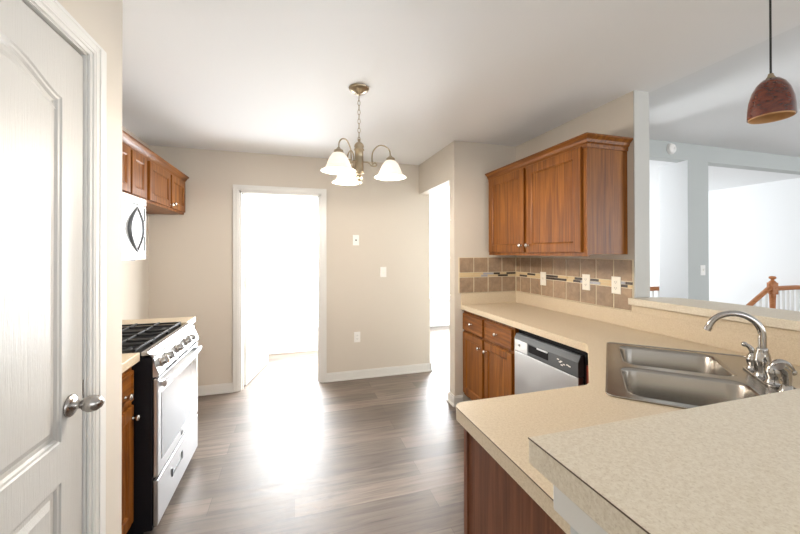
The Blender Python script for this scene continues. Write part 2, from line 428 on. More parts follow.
# door casings
def casing_profile(bm, x0, x1, z1, y, s, w_=.058):
    """casing around an opening in the plane y, proud towards s"""
    for o_, t_ in ((0, .010), (.012, .016), (.040, .019)):
        a, b_ = sorted((y, y+s*t_))
        i0 = o_; i1 = w_
        box(bm, x0-i1, x0-i0, a, b_, 0, z1+i1); box(bm, x1+i0, x1+i1, a, b_, 0, z1+i1); box(bm, x0-i0, x1+i0, a, b_, z1+i0, z1+i1)
bm = NB(); casing_profile(bm, dx0, dx1, dz, YB, -1); struct('trim_doorway', bm, TRIM)
bm = NB(); box(bm, dx0, dx0+.018, YB, YB+.12, 0, dz); box(bm, dx1-.018, dx1, YB, YB+.12, 0, dz); box(bm, dx0, dx1, YB, YB+.12, dz-.018, dz)
box(bm, dx0+.018, dx0+.03, YB+.035, YB+.075, 0, dz-.018); box(bm, dx1-.03, dx1-.018, YB+.035, YB+.075, 0, dz-.018); box(bm, dx0+.018, dx1-.018, YB+.035, YB+.075, dz-.03, dz-.018)
struct('trim_door_jamb', bm, TRIM)
# the open door leaf in the back room
ang = math.atan2(4.678-3.96, -.333+.492)
hx, hy = dx0+.022, YB+.122
M = Matrix.Translation((hx, hy, .012)) @ Matrix.Rotation(ang, 4, 'Z') @ Matrix.Rotation(R(90), 4, 'X')
pan = lambda w_, z0, z1: [(.11, z0), (w_-.11, z0), (w_-.11, z1), (.11, z1)]
dl = struct('door_2', slab_door(NB(), .762, 2.005, .035, [pan(.762, .2, .80), pan(.762, .95, 1.88)], M, [(.012, .006), (.03, .006), (.045, .002)]), TRIM)
for z in (.36, 1.08, 1.81):
    bm = NB(); box(bm, dx0+.018, dx0+.021, YB+.078, YB+.118, z-.045, z+.045); tube(bm, [(hx-.001, hy-.003, z-.046), (hx-.001, hy-.003, z+.046)], .006, 10)
    struct('hinge', bm, HINGE, dl)
M2 = M @ Matrix.Translation((.70, .95, .035)); struct('door_knob', lathe(NB(), [(0, 0), (.03, 0), (.03, .006), (.012, .012), (.012, .03), (.027, .045), (.024, .06), (0, .066)], M2, 20), NICKEL, dl, smooth=True)

# ---- pantry door (door_1) ----
M = face('+X', PX-.006-.035, DY0+.003, .012)
wdt, hgt = DY1-DY0-.006, 2.014
def arch(x0, x1, z0, z1, rise):
    pts = [(x0, z0), (x1, z0), (x1, z1)]
    for i in range(1, 24):
        t = i/24; x = x1+(x0-x1)*t; pts.append((x, z1+rise*(.5-.5*math.cos(2*math.pi*t))**.8))
    pts.append((x0, z1)); return pts
px0, px1 = .834-DY0-.003, 1.234-DY0-.003
door = struct('door_1', slab_door(NB(), wdt, hgt, .035, [arch(px0, px1, .872-.012, 1.853-.012, .056), [(px0, .19), (px1, .19), (px1, .746), (px0, .746)]],
       M, [(.004, .004), (.010, .005), (.016, .0105), (.028, .0105), (.046, .002)]), DOORW)
ky, kz = 1.272, .960
kn = struct('door_knob', lathe(NB(), [(0, 0), (.032, 0), (.033, .003), (.031, .007), (.024, .011), (.0135, .015), (.0115, .024), (.0125, .030), (.019, .036), (.0235, .046), (.0245, .056), (.0215, .068), (.014, .078), (.006, .083), (0, .084)],
       MX((PX-.006, ky, kz), (1, 0, 0)), 28), NICKEL, door, smooth=True); kn['label'] = 'satin nickel egg shaped door knob'
bm = NB(); box(bm, PX-.013, PX-.0045, DY1-.0035, DY1+.009, .955, 1.012)
struct('latch_strike', bm, NICKEL, door)
# its casing, jamb and shadow gap
bm = NB()
for o_, t_ in ((.006, .008), (.018, .013), (.026, .015), (.046, .018)):
    i0, i1 = o_, .084
    box(bm, PX, PX+t_, DY0-i1, DY0-i0, 0, DZ+.057); box(bm, PX, PX+t_, DY1+i0, DY1+i1, 0, DZ+.057); box(bm, PX, PX+t_, DY0-i0, DY1+i0, DZ+i0, DZ+.057)
struct('trim_pantry_casing', bm, TRIM, bev=.002)
bm = NB(); box(bm, PX-.12, PX, DY1, DY1+.012, 0, DZ+.004); box(bm, PX-.12, PX, DY0-.012, DY0, 0, DZ+.004); box(bm, PX-.12, PX, DY0, DY1, DZ+.001, DZ+.012)
box(bm, PX-.06, PX-.043, DY1-.012, DY1, 0, DZ); box(bm, PX-.06, PX-.043, DY0, DY0+.012, 0, DZ); box(bm, PX-.06, PX-.043, DY0, DY1, DZ-.010, DZ)
struct('trim_pantry_jamb', bm, TRIM)

# ======================= RIGHT SIDE =======================
CT = .926; CB = .884   # counter top and underside
q2 = math.sqrt(.5)
def UV(u, v): return ((u+v)*q2, (u-v)*q2)
MU = Matrix(((q2, q2, 0, 0), (q2, -q2, 0, 0), (0, 0, 1, 0), (0, 0, 0, 1)))   # local (u, v, z) -> world
XS = 2.045   # face of the laminate upstand
# L-shaped countertop
r = .035
out = [(1.47, 2.936), (1.47, 1.490), (1.458, 1.462), (1.052, 1.048), (1.020, 1.031)]
out += [(.486+r-r*math.sin(R(a)), 1.031-r+r*math.cos(R(a))) for a in range(0, 91, 15)]
out += [(.486, .4535), (XW-.0005, .4535), (XW-.0005, 2.936)]
out = out[::-1] if sum(a[0]*b_[1]-b_[0]*a[1] for a, b_ in zip(out, out[1:]+out[:1])) < 0 else out
su0, su1, sv0, sv1 = 1.366, 2.168, .056, .640
def skew(lp): return [(u, v+(1-(v-sv0)/(sv1-sv0))*(.036*(u-su0)/(su1-su0)-.006)) for u, v in lp]
hole = [UV(u, v) for u, v in skew(rrect(su0+.02, su1-.02, sv0+.02, sv1-.02, .03, 3))]
ct = thing('countertop', 'beige speckled laminate countertop running from the pier wall around the corner to the peninsula', 'countertop', (1.76, 2, CB))
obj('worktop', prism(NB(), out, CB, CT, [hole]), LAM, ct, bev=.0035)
bm = NB(); box(bm, XS, XW-.0005, .474, 2.936, CT, 1.0305); box(bm, 1.47, XS, 2.918, 2.936, CT, 1.0305)
obj('upstand', bm, LAM, ct, bev=.003)
bm = NB(); tube(bm, [(.4855, .474, CT-.002), (.4855, 1.0, CT-.002)], .0012, 6)
obj('edge_seam', bm, SEAM, ct)

# laminate face of the knee wall under the ledge
struct('trim_splash', B(XS, XW, .474, 1.703, 1.0305, 1.0765), LAM)
# raised ledge and near bar: one L shaped raised top
LT = 1.118; LB = 1.077
led = [(2.025, 1.712), (2.025, .474), (.355, .474), (.355, -.06), (2.365, -.06), (2.365, 1.45), (2.355, 1.56), (2.325, 1.63), (2.27, 1.675), (2.20, 1.690), (XW2+.004, 1.690), (XW2+.004, 1.6935), (XW-.0005, 1.6935), (XW-.0005, 1.7025), (XW-.0115, 1.7025), (XW-.0115, 1.712)]
if sum(a[0]*b_[1]-b_[0]*a[1] for a, b_ in zip(led, led[1:]+led[:1])) < 0: led = led[::-1]
bt = thing('raised_bar_top', 'raised speckled laminate bar top in the foreground turning into the passthrough ledge', 'bar top', (1.2, .3, LB))
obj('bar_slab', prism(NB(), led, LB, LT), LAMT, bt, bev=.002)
bm = NB(); tube(bm, [(.3545, -.06, LT-.0015), (.3545, .474, LT-.0015)], .0010, 6)
obj('edge_seam', bm, SEAM, bt)

# peninsula cabinet, end panel seen
bm = NB()
pen = [(.527, .462), (.527, 1.0), (1.02, 1.0), (1.02, .98), (.547, .98), (.547, .462)]
pc = thing('peninsula_cabinet', 'brown wood peninsula cabinet with plain end panel beside the bar', 'cabinet', (.76, .8, 0))
obj('end_panel', B(.519, .534, .462, .985, .0, CB-.001), PANEL, pc)
bm = NB(); box(bm, .513, .537, .985, 1.005, .10, CB-.001); box(bm, .537, 1.03, .987, 1.005, CB-.04, CB-.001); box(bm, .537, 1.03, .987, 1.005, .10, .13); box(bm, 1.0, 1.03, .987, 1.005, .13, CB-.04)
obj('face_frame', bm, PANEL, pc)
obj('door', slab_door(NB(), .225, .70, .018, [[(.045, .045), (.18, .045), (.18, .655), (.045, .655)]], MX((.78, 1.005, .135), (0, 1, 0), (-1, 0, 0)), CABP), PANEL, pc)
obj('door', slab_door(NB(), .215, .70, .018, [[(.045, .045), (.17, .045), (.17, .655), (.045, .655)]], MX((.998, 1.005, .135), (0, 1, 0), (-1, 0, 0)), CABP), PANEL, pc)
obj('toe_kick', B(.56, 1.03, .93, .945, 0, .1), TOE, pc)
# corner sink cabinet, face turned 45 degrees
sc = thing('sink_cabinet', 'oak corner cabinet under the sink beside the dishwasher', 'cabinet', (1.4, 1.1, 0))
d1 = Vector((1.035, 1.005, 0)); d2 = Vector((1.497, 1.475, 0)); dd = (d2-d1).normalized(); L = (d2-d1).length; nn = Vector((-dd.y, dd.x, 0))
MF = MX(d2+Vector((0, 0, .1)), nn, -dd)
bm = NB(); box(bm, 0, .05, 0, .783, -.02, 0, MF); box(bm, L-.05, L, 0, .783, -.02, 0, MF); box(bm, .05, L-.05, .74, .783, -.02, 0, MF); box(bm, .05, L-.05, 0, .04, -.02, 0, MF)
obj('face_frame', bm, OAK, sc)
for i in (0, 1):
    w2 = (L-.08)/2-.004
    obj('door', slab_door(NB(), w2, .70, .018, [[(.05, .05), (w2-.05, .05), (w2-.05, .65), (.05, .65)]], MF @ Matrix.Translation((.04+i*(w2+.008), .04, .0)), CABP), OAK, sc)
obj('side_panel', B(1.505, 2.02, 1.50, 1.518, 0.0, .80), wood('cherry_side', srgb(96, 30, 14), srgb(120, 42, 22), srgb(140, 56, 30)), sc)

# base cabinet right
bc = thing('base_cabinet', 'oak base cabinet with two drawers and two doors beside the pier', 'cabinet', (1.78, 2.55, 0))
FX = 1.52
bm = NB(); box(bm, FX, 2.04, 2.150, 2.168, .1, CB-.001); box(bm, FX, 2.04, 2.915, 2.933, .1, CB-.001); box(bm, FX, 2.04, 2.168, 2.915, .1, .118); box(bm, 2.02, 2.04, 2.168, 2.915, .118, CB-.001)
obj('carcass', bm, OAK, bc)
bm = NB()
for a, b_ in ((2.1505, 2.185), (2.52, 2.575), (2.90, 2.9335)): box(bm, FX-.018, FX, a, b_, .1, CB-.0015)
for a, b_ in ((.10, .135), (.68, .712), (.848, CB-.0015)):
    box(bm, FX-.0175, FX, 2.185, 2.52, a, b_); box(bm, FX-.0175, FX, 2.575, 2.90, a, b_)
obj('face_frame', bm, OAK, bc)
cab_door('drawer', bc, '-X', FX-.018, 2.575, 2.925, .703, .853, (2.75, .778), drawer=True)
cab_door('drawer', bc, '-X', FX-.018, 2.168, 2.545, .703, .853, (2.357, .778), drawer=True)
cab_door('door', bc, '-X', FX-.018, 2.575, 2.925, .128, .682, (2.612, .605))
cab_door('door', bc, '-X', FX-.018, 2.168, 2.545, .128, .682, (2.508, .605))
obj('toe_kick', B(1.575, 1.59, 2.150, 2.92, 0, .1), TOE, bc)

# dishwasher
dw = thing('dishwasher', 'stainless dishwasher with grey control strip under the counter', 'dishwasher', (1.78, 1.85, 0))
y0, y1 = 1.562, 2.146
obj('tub', B(1.53, 2.03, y0-.02, y1, .09, .866), BLACK, dw)
obj('door', B(1.492, 1.53, y0, y1, .12, .715), STEEL, dw, bev=.004)
bm = NB(); MD = MX((0, 0, 0), (0, 1, 0), (1, 0, 0))
prof_ = [(1.490, .718), (1.53, .718), (1.53, .838), (1.508, .838), (1.490, .800)]
vs0 = [bm.verts.new((x, y0, z)) for x, z in prof_]; vs1 = [bm.verts.new((x, y1, z)) for x, z in prof_]
bm.faces.new(vs0); bm.faces.new(vs1[::-1])
for i in range(5): bm.faces.new((vs0[i], vs0[(i+1) % 5], vs1[(i+1) % 5], vs1[i]))
obj('control_panel', bm, DARKP, dw, bev=.002)
obj('handle_recess', B(1.487, 1.491, 1.80, 1.985, .745, .793), BLACK, dw)
obj('handle_lip', B(1.484, 1.490, 1.80, 1.90, .786, .796), STEEL, dw, bev=.002)
o = obj('control_badge', B(1.4885, 1.490, 2.00, 2.135, .722, .800), APPL, dw); o['label'] = 'pale end of the control strip with a small round button'
bm = NB(); tube(bm, [(1.4885, 2.085, .765), (1.486, 2.085, .765)], .008, 16); obj('button', bm, DARKP, dw)
bm = NB()
for k, (ya, za) in enumerate(((1.715, .778), (1.700, .765), (1.685, .752), (1.668, .760), (1.690, .772), (1.640, .765), (1.625, .762))): box(bm, 1.4885, 1.4905, ya-.009, ya+.007, za-.003, za+.003)
obj('button_icons', bm, PLATEW, dw)
obj('toe_kick', B(1.56, 1.575, y0, y1, 0, .09), TOE, dw)

# upper cabinets right
uc = thing('wall_cabinet', 'large oak wall cabinet with two doors and crown above the tiles', 'cabinet', (1.9, 2.3, 1.382))
UX = 1.755; ya, yb, za, zb = 1.744, 2.885, 1.382, 2.095
bm = NB(); box(bm, UX, XW-.002, ya, yb, za+.012, zb); obj('carcass', bm, OAK, uc, bev=.001)
bm = NB()
for a, b_ in ((ya-.0005, ya+.045), (2.305, 2.352), (yb-.045, yb+.0005)): box(bm, UX-.018, UX+.001, a, b_, za, zb)
for a, b_ in ((za, za+.04), (zb-.045, zb)):
    box(bm, UX-.0175, UX+.001, ya+.045, 2.305, a, b_); box(bm, UX-.0175, UX+.001, 2.352, yb-.045, a, b_)
obj('face_frame', bm, OAK, uc, bev=.001)
cab_door('door', uc, '-X', UX-.018, 1.776, 2.312, 1.408, 2.070, (2.288, 1.462), rail=.06)
cab_door('door', uc, '-X', UX-.018, 2.348, 2.862, 1.408, 2.070, (2.374, 1.462), rail=.06)
def crown(bm, pts, path):
    """pts (outward, z) profile swept along a path of (x, y, nx, ny, with mitre)"""
    rings = [[bm.verts.new((x+nx*o_, y+ny*o_, z)) for o_, z in pts] for x, y, nx, ny in path]
    n = len(pts)
    for a, b_ in zip(rings, rings[1:]):
        for i in range(n): bm.faces.new((a[i], a[(i+1) % n], b_[(i+1) % n], b_[i]))
    bm.faces.new(rings[0]); bm.faces.new(rings[-1][::-1]); return bm
cpro = [(0, zb-.035), (.006, zb-.035), (.008, zb-.012), (.016, zb-.004), (.022, zb+.012), (.036, zb+.026), (.042, zb+.030), (.042, zb+.040), (0, zb+.040)]
X0 = UX-.018
obj('crown_molding', crown(NB(), cpro, [(X0, yb, -1, 0), (X0, ya, -1, -1), (XW-.002, ya, 0, -1)]), OAKH, uc)

# tile backsplash
ts = thing('tile_backsplash', 'brown slate tile backsplash with mosaic strip over the back counter', 'backsplash', (1.9, 2.5, 1.031))
bm = NB(); box(bm, XW-.006, XW-.0005, 1.7035, 2.936, 1.0315, 1.362); box(bm, 1.445, XW-.006, 2.931, 2.9365, 1.0315, 1.362)
obj('grout', bm, GROUT, ts)
ys = [2.926, 2.860, 2.712, 2.565, 2.420, 2.276, 2.132, 1.988, 1.844, 1.7055]
xs = [1.450, 1.600, 1.7505, 1.901, 2.052]; g = .0048
bm = NB()
for a, b_ in zip(ys, ys[1:]):
    for z0, z1 in ((1.036, 1.173), (1.222, 1.357)): box(bm, XW-.010, XW-.006, b_+g, a-g, z0, z1)
for a, b_ in zip(xs, xs[1:]):
    for z0, z1 in ((1.036, 1.173), (1.222, 1.357)): box(bm, a+g, b_-g, 2.927, 2.931, z0, z1)
obj('tiles', bm, TILE, ts, bev=.001)
bmo = NB(); bc_, bd, bl_ = 0, 1, 2
random.seed(12)
def strip(draw, a, b_):
    for row, (z0, z1) in enumerate(((1.1795, 1.1965), (1.1995, 1.2165))):
        t = a-random.random()*.05
        while t < b_:
            L_ = random.choice((.07, .11, .14)); s0, s1 = max(t, a), min(t+L_-.004, b_)
            if s1-s0 > .01: draw(random.choices((bc_, bd, bl_), (5, 3, 1))[0], s0, s1, z0, z1)
            t += L_
strip(lambda q, s0, s1, z0, z1: box(bmo, s0, s1, 2.927, 2.931, z0, z1, mi=q), 1.452, 2.05)
strip(lambda q, s0, s1, z0, z1: box(bmo, XW-.010, XW-.006, s0, s1, z0, z1, mi=q), 1.707, 2.924)
obj('mosaic_strip', bmo, [MOSA, MOSD, MOSL], ts)

# wall plates
def plate(M, label, kind, m=PLATEW, group=None, name='wall_outlet', wd=.070, ht=.115):
    loc = M.translation
    t = thing(name, label, 'outlet' if kind != 'switch' else 'switch', tuple(loc), group)
    obj('cover_plate', slab_door(NB(), wd, ht, .005, [], M @ Matrix.Translation((-wd/2, -ht/2, 0)), []), m, t)
    if kind == 'outlet':
        for s in (-.02, .02):
            s_ = obj('socket', prism(NB(), rrect(-.016, .016, s-.013, s+.013, .01, 4), .005, .0065, M=M), m, t)
            bm = NB()
            for dx in (-.006, .006): box(bm, dx-.0012, dx+.0012, s-.002, s+.006, .0065, .0070, M)
            tube(bm, [M @ Vector((0, s-.007, .0065)), M @ Vector((0, s-.007, .0070))], .002, 8)
            obj('socket_slots', bm, SLOT, s_)
    elif kind == 'switch':
        obj('toggle', box(NB(), -.005, .005, -.004, .012, .005, .014, M), m, t, bev=.001)
        obj('toggle_surround', prism(NB(), [(-.009, -.017), (.009, -.017), (.009, .017), (-.009, .017)], .005, .006, M=M), PLATE, t)
    else:
        obj('jack', prism(NB(), rrect(-.008, .008, -.008, .008, .003, 2), .005, .007, M=M), SLOT, t)
    return t
XT = XW-.0104
plate(MX((XT, 2.537, 1.180), (-1, 0, 0), (0, -1, 0)), 'narrow ivory switch on the tiles nearest the inside corner', 'switch', PLATE, name='light_switch')
plate(MX((XT, 2.073, 1.188), (-1, 0, 0), (0, -1, 0)), 'ivory outlet between switch and cabinet side on the slate tiles', 'outlet', PLATE)
plate(MX((XT, 1.822, 1.188), (-1, 0, 0), (0, -1, 0)), 'ivory outlet on the tiles closest to the wall end', 'outlet', PLATE)
plate(MX((.66, YB, 1.545), (0, -1, 0), (1, 0, 0)), 'white wall jack plate high on the beige back wall', 'jack', name='wall_jack')
plate(MX((.975, YB, 1.184), (0, -1, 0), (1, 0, 0)), 'white light switch on the beige back wall', 'switch', name='light_switch')
plate(MX((.672, YB, .462), (0, -1, 0), (1, 0, 0)), 'white outlet low on the beige back wall', 'outlet')
plate(MX((4.63, YL, 1.19), (0, -1, 0), (1, 0, 0)), 'white light switch on grey living room wall between the openings', 'switch', name='light_switch', wd=.08, ht=.12)

# ---- sink ----
sk = thing('kitchen_sink', 'stainless double bowl sink set diagonally in the corner counter', 'sink', (*UV(1.765, .355), CT))
zr = CT+.004
def bowl(u0, u1, v0, v1):
    Ls = []
    for d, h, r_ in ((0, zr, .055), (.004, zr-.002, .055), (.010, zr-.012, .055), (.016, zr-.13, .05), (.022, zr-.155, .05), (.036, zr-.172, .045), (.06, zr-.180, .035)):
        Ls.append((rrect(u0+d, u1-d, v0+d, v1-d, r_, 6), h))
    return Ls
b1 = (1.402, 1.742, .112, .512); b2 = (1.788, 2.128, .130, .512)
rim = NB(); prism(rim, skew(rrect(su0, su1, sv0, sv1, .03, 6)), CT+.0005, zr, [rrect(*b1, .055, 6), rrect(*b2, .055, 6)], M=MU)
obj('rim', rim, SINKM, sk, bev=.0015)
for bb in (b1, b2):
    bm = NB(); loops(bm, bowl(*bb), MU, True)
    o = obj('bowl', bm, SINKM, sk, smooth=True); md = o.modifiers.new('s', 'SOLIDIFY'); md.thickness = .0015; md.offset = 0
    cu, cv = (bb[0]+bb[1])/2, (bb[2]+bb[3])/2
    bm = NB(); lathe(bm, [(0, .002), (.022, .002), (.03, .004), (.043, .004), (.045, .0)], Matrix.Translation((*UV(cu, cv), zr-.180)), 20); d_ = obj('drain', bm, CHROME, sk, smooth=True)
rr_ = NB()
for k in (0, 1):
    o_ = skew(rrect(su0+.002, su1-.002, sv0+.002, sv1-.002, .029, 6)); pts = [MU @ Vector((x, y, zr)) for x, y in o_]
    if k == 0: tube(rr_, pts+[pts[0]], .003, 8, cap=False)
obj('rolled_edge', rr_, SINKM, sk, smooth=True)

# ---- faucet ----
fu, fv = 1.835, .585
fa = thing('faucet', 'chrome gooseneck faucet with two lever handles behind the sink', 'faucet', (*UV(fu, fv), zr))
def T(u, v): return Matrix.Translation((*UV(u, v), zr+.0005))
bell = [(0, 0), (.026, 0), (.026, .004), (.021, .010), (.0165, .020), (.0165, .024), (.0205, .034), (.0215, .046), (.0185, .060), (.014, .068), (.012, .072), (0, .073)]
obj('escutcheon', prism(NB(), rrect(fu-.13, fu+.125, fv-.027, fv+.027, .026, 6), zr+.0003, zr+.008, M=MU), CHROME, fa, bev=.002)
obj('spout_body', lathe(NB(), [(0, 0), (.029, 0), (.029, .006), (.022, .014), (.020, .022), (.0245, .040), (.0255, .062), (.022, .088), (.0175, .100), (.0185, .104), (.0165, .110), (.0135, .114), (0, .114)], T(fu, fv), 24), CHROME, fa, smooth=True)
pts = []
rad = .080; top = .158
for h in (.110, .135, .160): pts.append((fv, h))
for a in range(0, 166, 11): pts.append((fv-rad+rad*math.cos(R(a)), top+rad*math.sin(R(a))))
P3 = [Vector((*UV(fu, v), zr+h)) for v, h in pts]
obj('spout', tube(NB(), P3, [.0125-.0018*i/len(P3) for i in range(len(P3))], 16), CHROME, fa, smooth='auto')
e0, e1 = P3[-1], P3[-1]+(P3[-1]-P3[-2]).normalized()*.016
obj('aerator', tube(NB(), [e0, e1], [.0125, .012], 16), CHROME, fa, smooth='auto')
for du, sgn in ((.086, 1), (-.086, -1)):
    h = obj('handle_base', lathe(NB(), bell, T(fu+du, fv), 20), CHROME, fa, smooth=True)
    b0 = Vector((*UV(fu+du, fv), zr)); ou = Vector((q2, q2, 0))*sgn; iv = Vector((-q2, q2, 0))
    if sgn > 0:
        pp = spline([b0+Vector((0, 0, .068)), b0+Vector((0, 0, .085))+iv*.004, b0+Vector((0, 0, .096))+iv*.012+ou*.003, b0+Vector((0, 0, .103))+iv*.024+ou*.006])
        rs = [.011-.004*i/(len(pp)-1) for i in range(len(pp))]
        bm = tube(NB(), pp, rs, 12); bmesh.ops.create_icosphere(bm, subdivisions=2, radius=.0105, matrix=Matrix.Translation(pp[-1]))
    else:
        tr = Vector((.80, -.60, 0))
        pp = spline([b0+Vector((0, 0, .066)), b0+Vector((0, 0, .080))+tr*.010, b0+Vector((0, 0, .084))+tr*.024, b0+Vector((0, 0, .074))+tr*.042, b0+Vector((0, 0, .052))+tr*.054])
        rs = [.010+.0015*math.sin(math.pi*i/(len(pp)-1)) for i in range(len(pp))]
        bm = tube(NB(), pp, rs, 12); bmesh.ops.create_icosphere(bm, subdivisions=2, radius=.012, matrix=Matrix.Translation(pp[-1]))
    obj('lever', bm, CHROME, h, smooth='auto')
sp = thing('side_sprayer', 'chrome side sprayer at the right end of the sink deck', 'sprayer', (*UV(1.668, .592), zr))
obj('sprayer_base', lathe(NB(), [(0, 0), (.023, 0), (.023, .004), (.017, .012), (.014, .028), (0, .028)], T(1.668, .592), 20), CHROME, sp, smooth=True)
b0 = Vector((*UV(1.668, .592), zr)); tr = Vector((.5, -.2, 0)).normalized()
pp = spline([b0+Vector((0, 0, .028)), b0+Vector((0, 0, .055)), b0+Vector((0, 0, .078))-tr*.004, b0+Vector((0, 0, .092))-tr*.020])
obj('sprayer_head', tube(NB(), pp, [.011+.005*i/(len(pp)-1) for i in range(len(pp))], 14), CHROME, sp, smooth='auto')

# ======================= LEFT SIDE =======================
LX = -.768
lc = thing('base_cabinet', 'orange oak base cabinet with drawer and door beside the range and pantry door', 'cabinet', (-1.0, 1.8, 0))
bm = NB(); box(bm, XL+.002, LX, 1.59, 1.988, .1, .883); obj('carcass', bm, OAK, lc)
bm = NB(); box(bm, LX, LX+.018, 1.972, 1.990, .1, .8835); box(bm, LX, LX+.018, 1.59, 1.972, .845, .8835); box(bm, LX, LX+.018, 1.59, 1.972, .675, .70); box(bm, LX, LX+.018, 1.59, 1.972, .1, .12)
obj('face_frame', bm, OAK, lc)
cab_door('drawer', lc, '+X', LX+.018-.006, 1.60, 1.980, .703, .848, (1.885, .722+.03), drawer=True)
cab_door('door', lc, '+X', LX+.018-.006, 1.60, 1.980, .125, .682, (1.962, .625))
obj('toe_kick', B(LX-.07, LX-.055, 1.59, 1.988, 0, .1), TOE, lc)
t = thing('countertop_piece', 'short beige laminate countertop in front of the range', 'countertop', (-1.0, 1.8, CB))
obj('worktop', B(XL+.001, -.718, 1.584, 1.998, CB, CT), LAM, t, bev=.003)
obj('upstand', B(XL+.001, XL+.02, 1.584, 1.998, CT, CT+.1), LAM, t, bev=.002)

fc_ = thing('base_cabinet', 'narrow oak base cabinet under the counter beyond the range', 'cabinet', (-1.0, 2.88, 0))
obj('carcass', B(XL+.002, LX, 2.765, 2.975, .1, .883), OAK, fc_)
cab_door('door', fc_, '+X', LX, 2.80, 2.970, .125, .848, rail=.04)
obj('toe_kick', B(LX-.07, LX-.055, 2.795, 2.975, 0, .1), TOE, fc_)
t = thing('countertop_piece', 'beige laminate countertop on the far side of the range', 'countertop', (-1.0, 2.9, CB))
obj('worktop', B(XL+.001, -.715, 2.762, 2.992, CB, CT), LAM, t, bev=.003)
obj('upstand', B(XL+.001, XL+.02, 2.762, 2.992, CT, CT+.1), LAM, t, bev=.002)

# ---- range ----
ry0, ry1 = 2.004, 2.758
ra = thing('gas_range', 'stainless gas range with black cooktop and five front knobs', 'range', (-.98, 2.39, 0))
RF = -.668
obj('body', B(XL+.03, RF, ry0, ry1, .045, .895), BLACK, ra, bev=.002)
for x in (-1.24, -.74):
    for y in (ry0+.05, ry1-.05): obj('foot', tube(NB(), [(x, y, 0), (x, y, .05)], .018, 12), BLACK, ra)
# cooktop tray
bm = NB(); box(bm, XL+.03, -.715, ry0+.001, ry1-.001, .895, .906); obj('cooktop', bm, BLACK, ra, bev=.003)
# stainless front lip and control panel (slanted)
def xprof(bm, pr, ya_, yb_):
    a = [bm.verts.new((x, ya_, z)) for x, z in pr]; c = [bm.verts.new((x, yb_, z)) for x, z in pr]; n = len(pr)
    bm.faces.new(a); bm.faces.new(c[::-1])
    for i in range(n): bm.faces.new((a[i], a[(i+1) % n], c[(i+1) % n], c[i]))
    return bm
obj('control_panel', xprof(NB(), [(RF, .795), (-.642, .795), (-.640, .812), (-.672, .900), (-.690, .922), (-.716, .924), (-.716, .905), (RF, .905)], ry0+.001, ry1-.001), STEEL, ra, bev=.0015)
bm = NB()   # vent slots
for k in range(14):
    y = ry0+.10+k*.043
    if k % 5 == 4: continue
    box(bm, -.6405, -.6385, y, y+.034, .803, .806); box(bm, -.6405, -.6385, y, y+.034, .798, .8005)
obj('vent_slots', bm, SLOT, ra)
for yk in (2.075, 2.158, 2.326, 2.490, 2.580):
    nrm = Vector((.94, 0, .34)).normalized(); p = Vector((-.6550, yk, .852))
    k_ = obj('control_knob', lathe(NB(), [(0, 0), (.026, 0), (.026, .005), (.021, .008), (.0195, .026), (.018, .029), (0, .0295)], MX(p, nrm), 20), KNOBD, ra, smooth='auto')
    Mk = MX(p+nrm*.029, nrm, (0, 1, 0)); obj('knob_grip', box(NB(), -.0045, .0045, -.018, .018, -.002, .011, Mk), KNOBD, k_, bev=.002)
# oven door
dr = obj('oven_door', B(RF+.002, -.645, ry0+.004, ry1-.004, .300, .785), STEEL, ra, bev=.004)
obj('door_window', B(-.6455, -.6435, ry0+.05, ry1-.05, .365, .700), GLASSB, dr)
bm = NB(); n_ = 20
pts = [Vector((-.624+.014*math.sin(math.pi*i/n_), ry0+.03+(ry1-ry0-.06)*i/n_, .752)) for i in range(n_+1)]
rg = []
for p in pts: rg.append([bm.verts.new(p+Vector((dx, 0, dz_))) for dx, dz_ in ((-.006, -.016), (.006, -.014), (.009, 0), (.006, .014), (-.006, .016))])
for a, c in zip(rg, rg[1:]):
    for i in range(5): bm.faces.new((a[i], a[(i+1) % 5], c[(i+1) % 5], c[i]))
bm.faces.new(rg[0]); bm.faces.new(rg[-1][::-1])
for y in (ry0+.045, ry1-.045): box(bm, -.646, -.622, y-.014, y+.014, .74, .764)
obj('handle', bm, STEEL, dr, bev=.001)
d_ = obj('storage_drawer', B(RF+.002, -.645, ry0+.004, ry1-.004, .062, .285), STEEL, ra, bev=.004)
bm = NB(); box(bm, -.6455, -.640, 2.21, 2.225, .180, .222); box(bm, -.6455, -.640, 2.385, 2.40, .180, .222); box(bm, -.6455, -.642, 2.225, 2.385, .180, .192)
obj('pull', bm, DARKP, d_)
bm = NB(); tube(bm, [(-.6445, 2.39, .335), (-.6425, 2.39, .335)], .014, 20); obj('badge', bm, DARKP, dr)
# burners and grates
for bx_, by_, r_ in ((-1.18, 2.15, .04), (-.87, 2.15, .05), (-1.02, 2.392, .045), (-1.18, 2.635, .04), (-.87, 2.635, .05)):
    bu = obj('burner', lathe(NB(), [(0, 0), (r_+.012, 0), (r_+.01, .008), (r_, .012), (r_, .018), (r_-.006, .022), (0, .022)], Matrix.Translation((bx_, by_, .906)), 20), IRON, ra, smooth='auto')
for i in range(3):
    a, c = ry0+.012+i*.244, ry0+.012+i*.244+.238; zg = .936
    bm = NB(); x0, x1 = -1.26, -.745
    for x in (x0, x1-.012): box(bm, x, x+.012, a, c, zg-.012, zg)
    for y in (a, c-.012): box(bm, x0, x1, y, y+.012, zg-.012, zg)
    box(bm, x0, x1, (a+c)/2-.006, (a+c)/2+.006, zg-.010, zg+.004)
    for x in (x0+.13, x0+.255, x0+.385): box(bm, x-.006, x+.006, a, c, zg-.010, zg+.004)
    for x in (x0, x1-.014):
        for y in (a, c-.014): box(bm, x, x+.014, y, y+.014, .906, zg-.01)
    obj('grate', bm, IRON, ra, bev=.002)

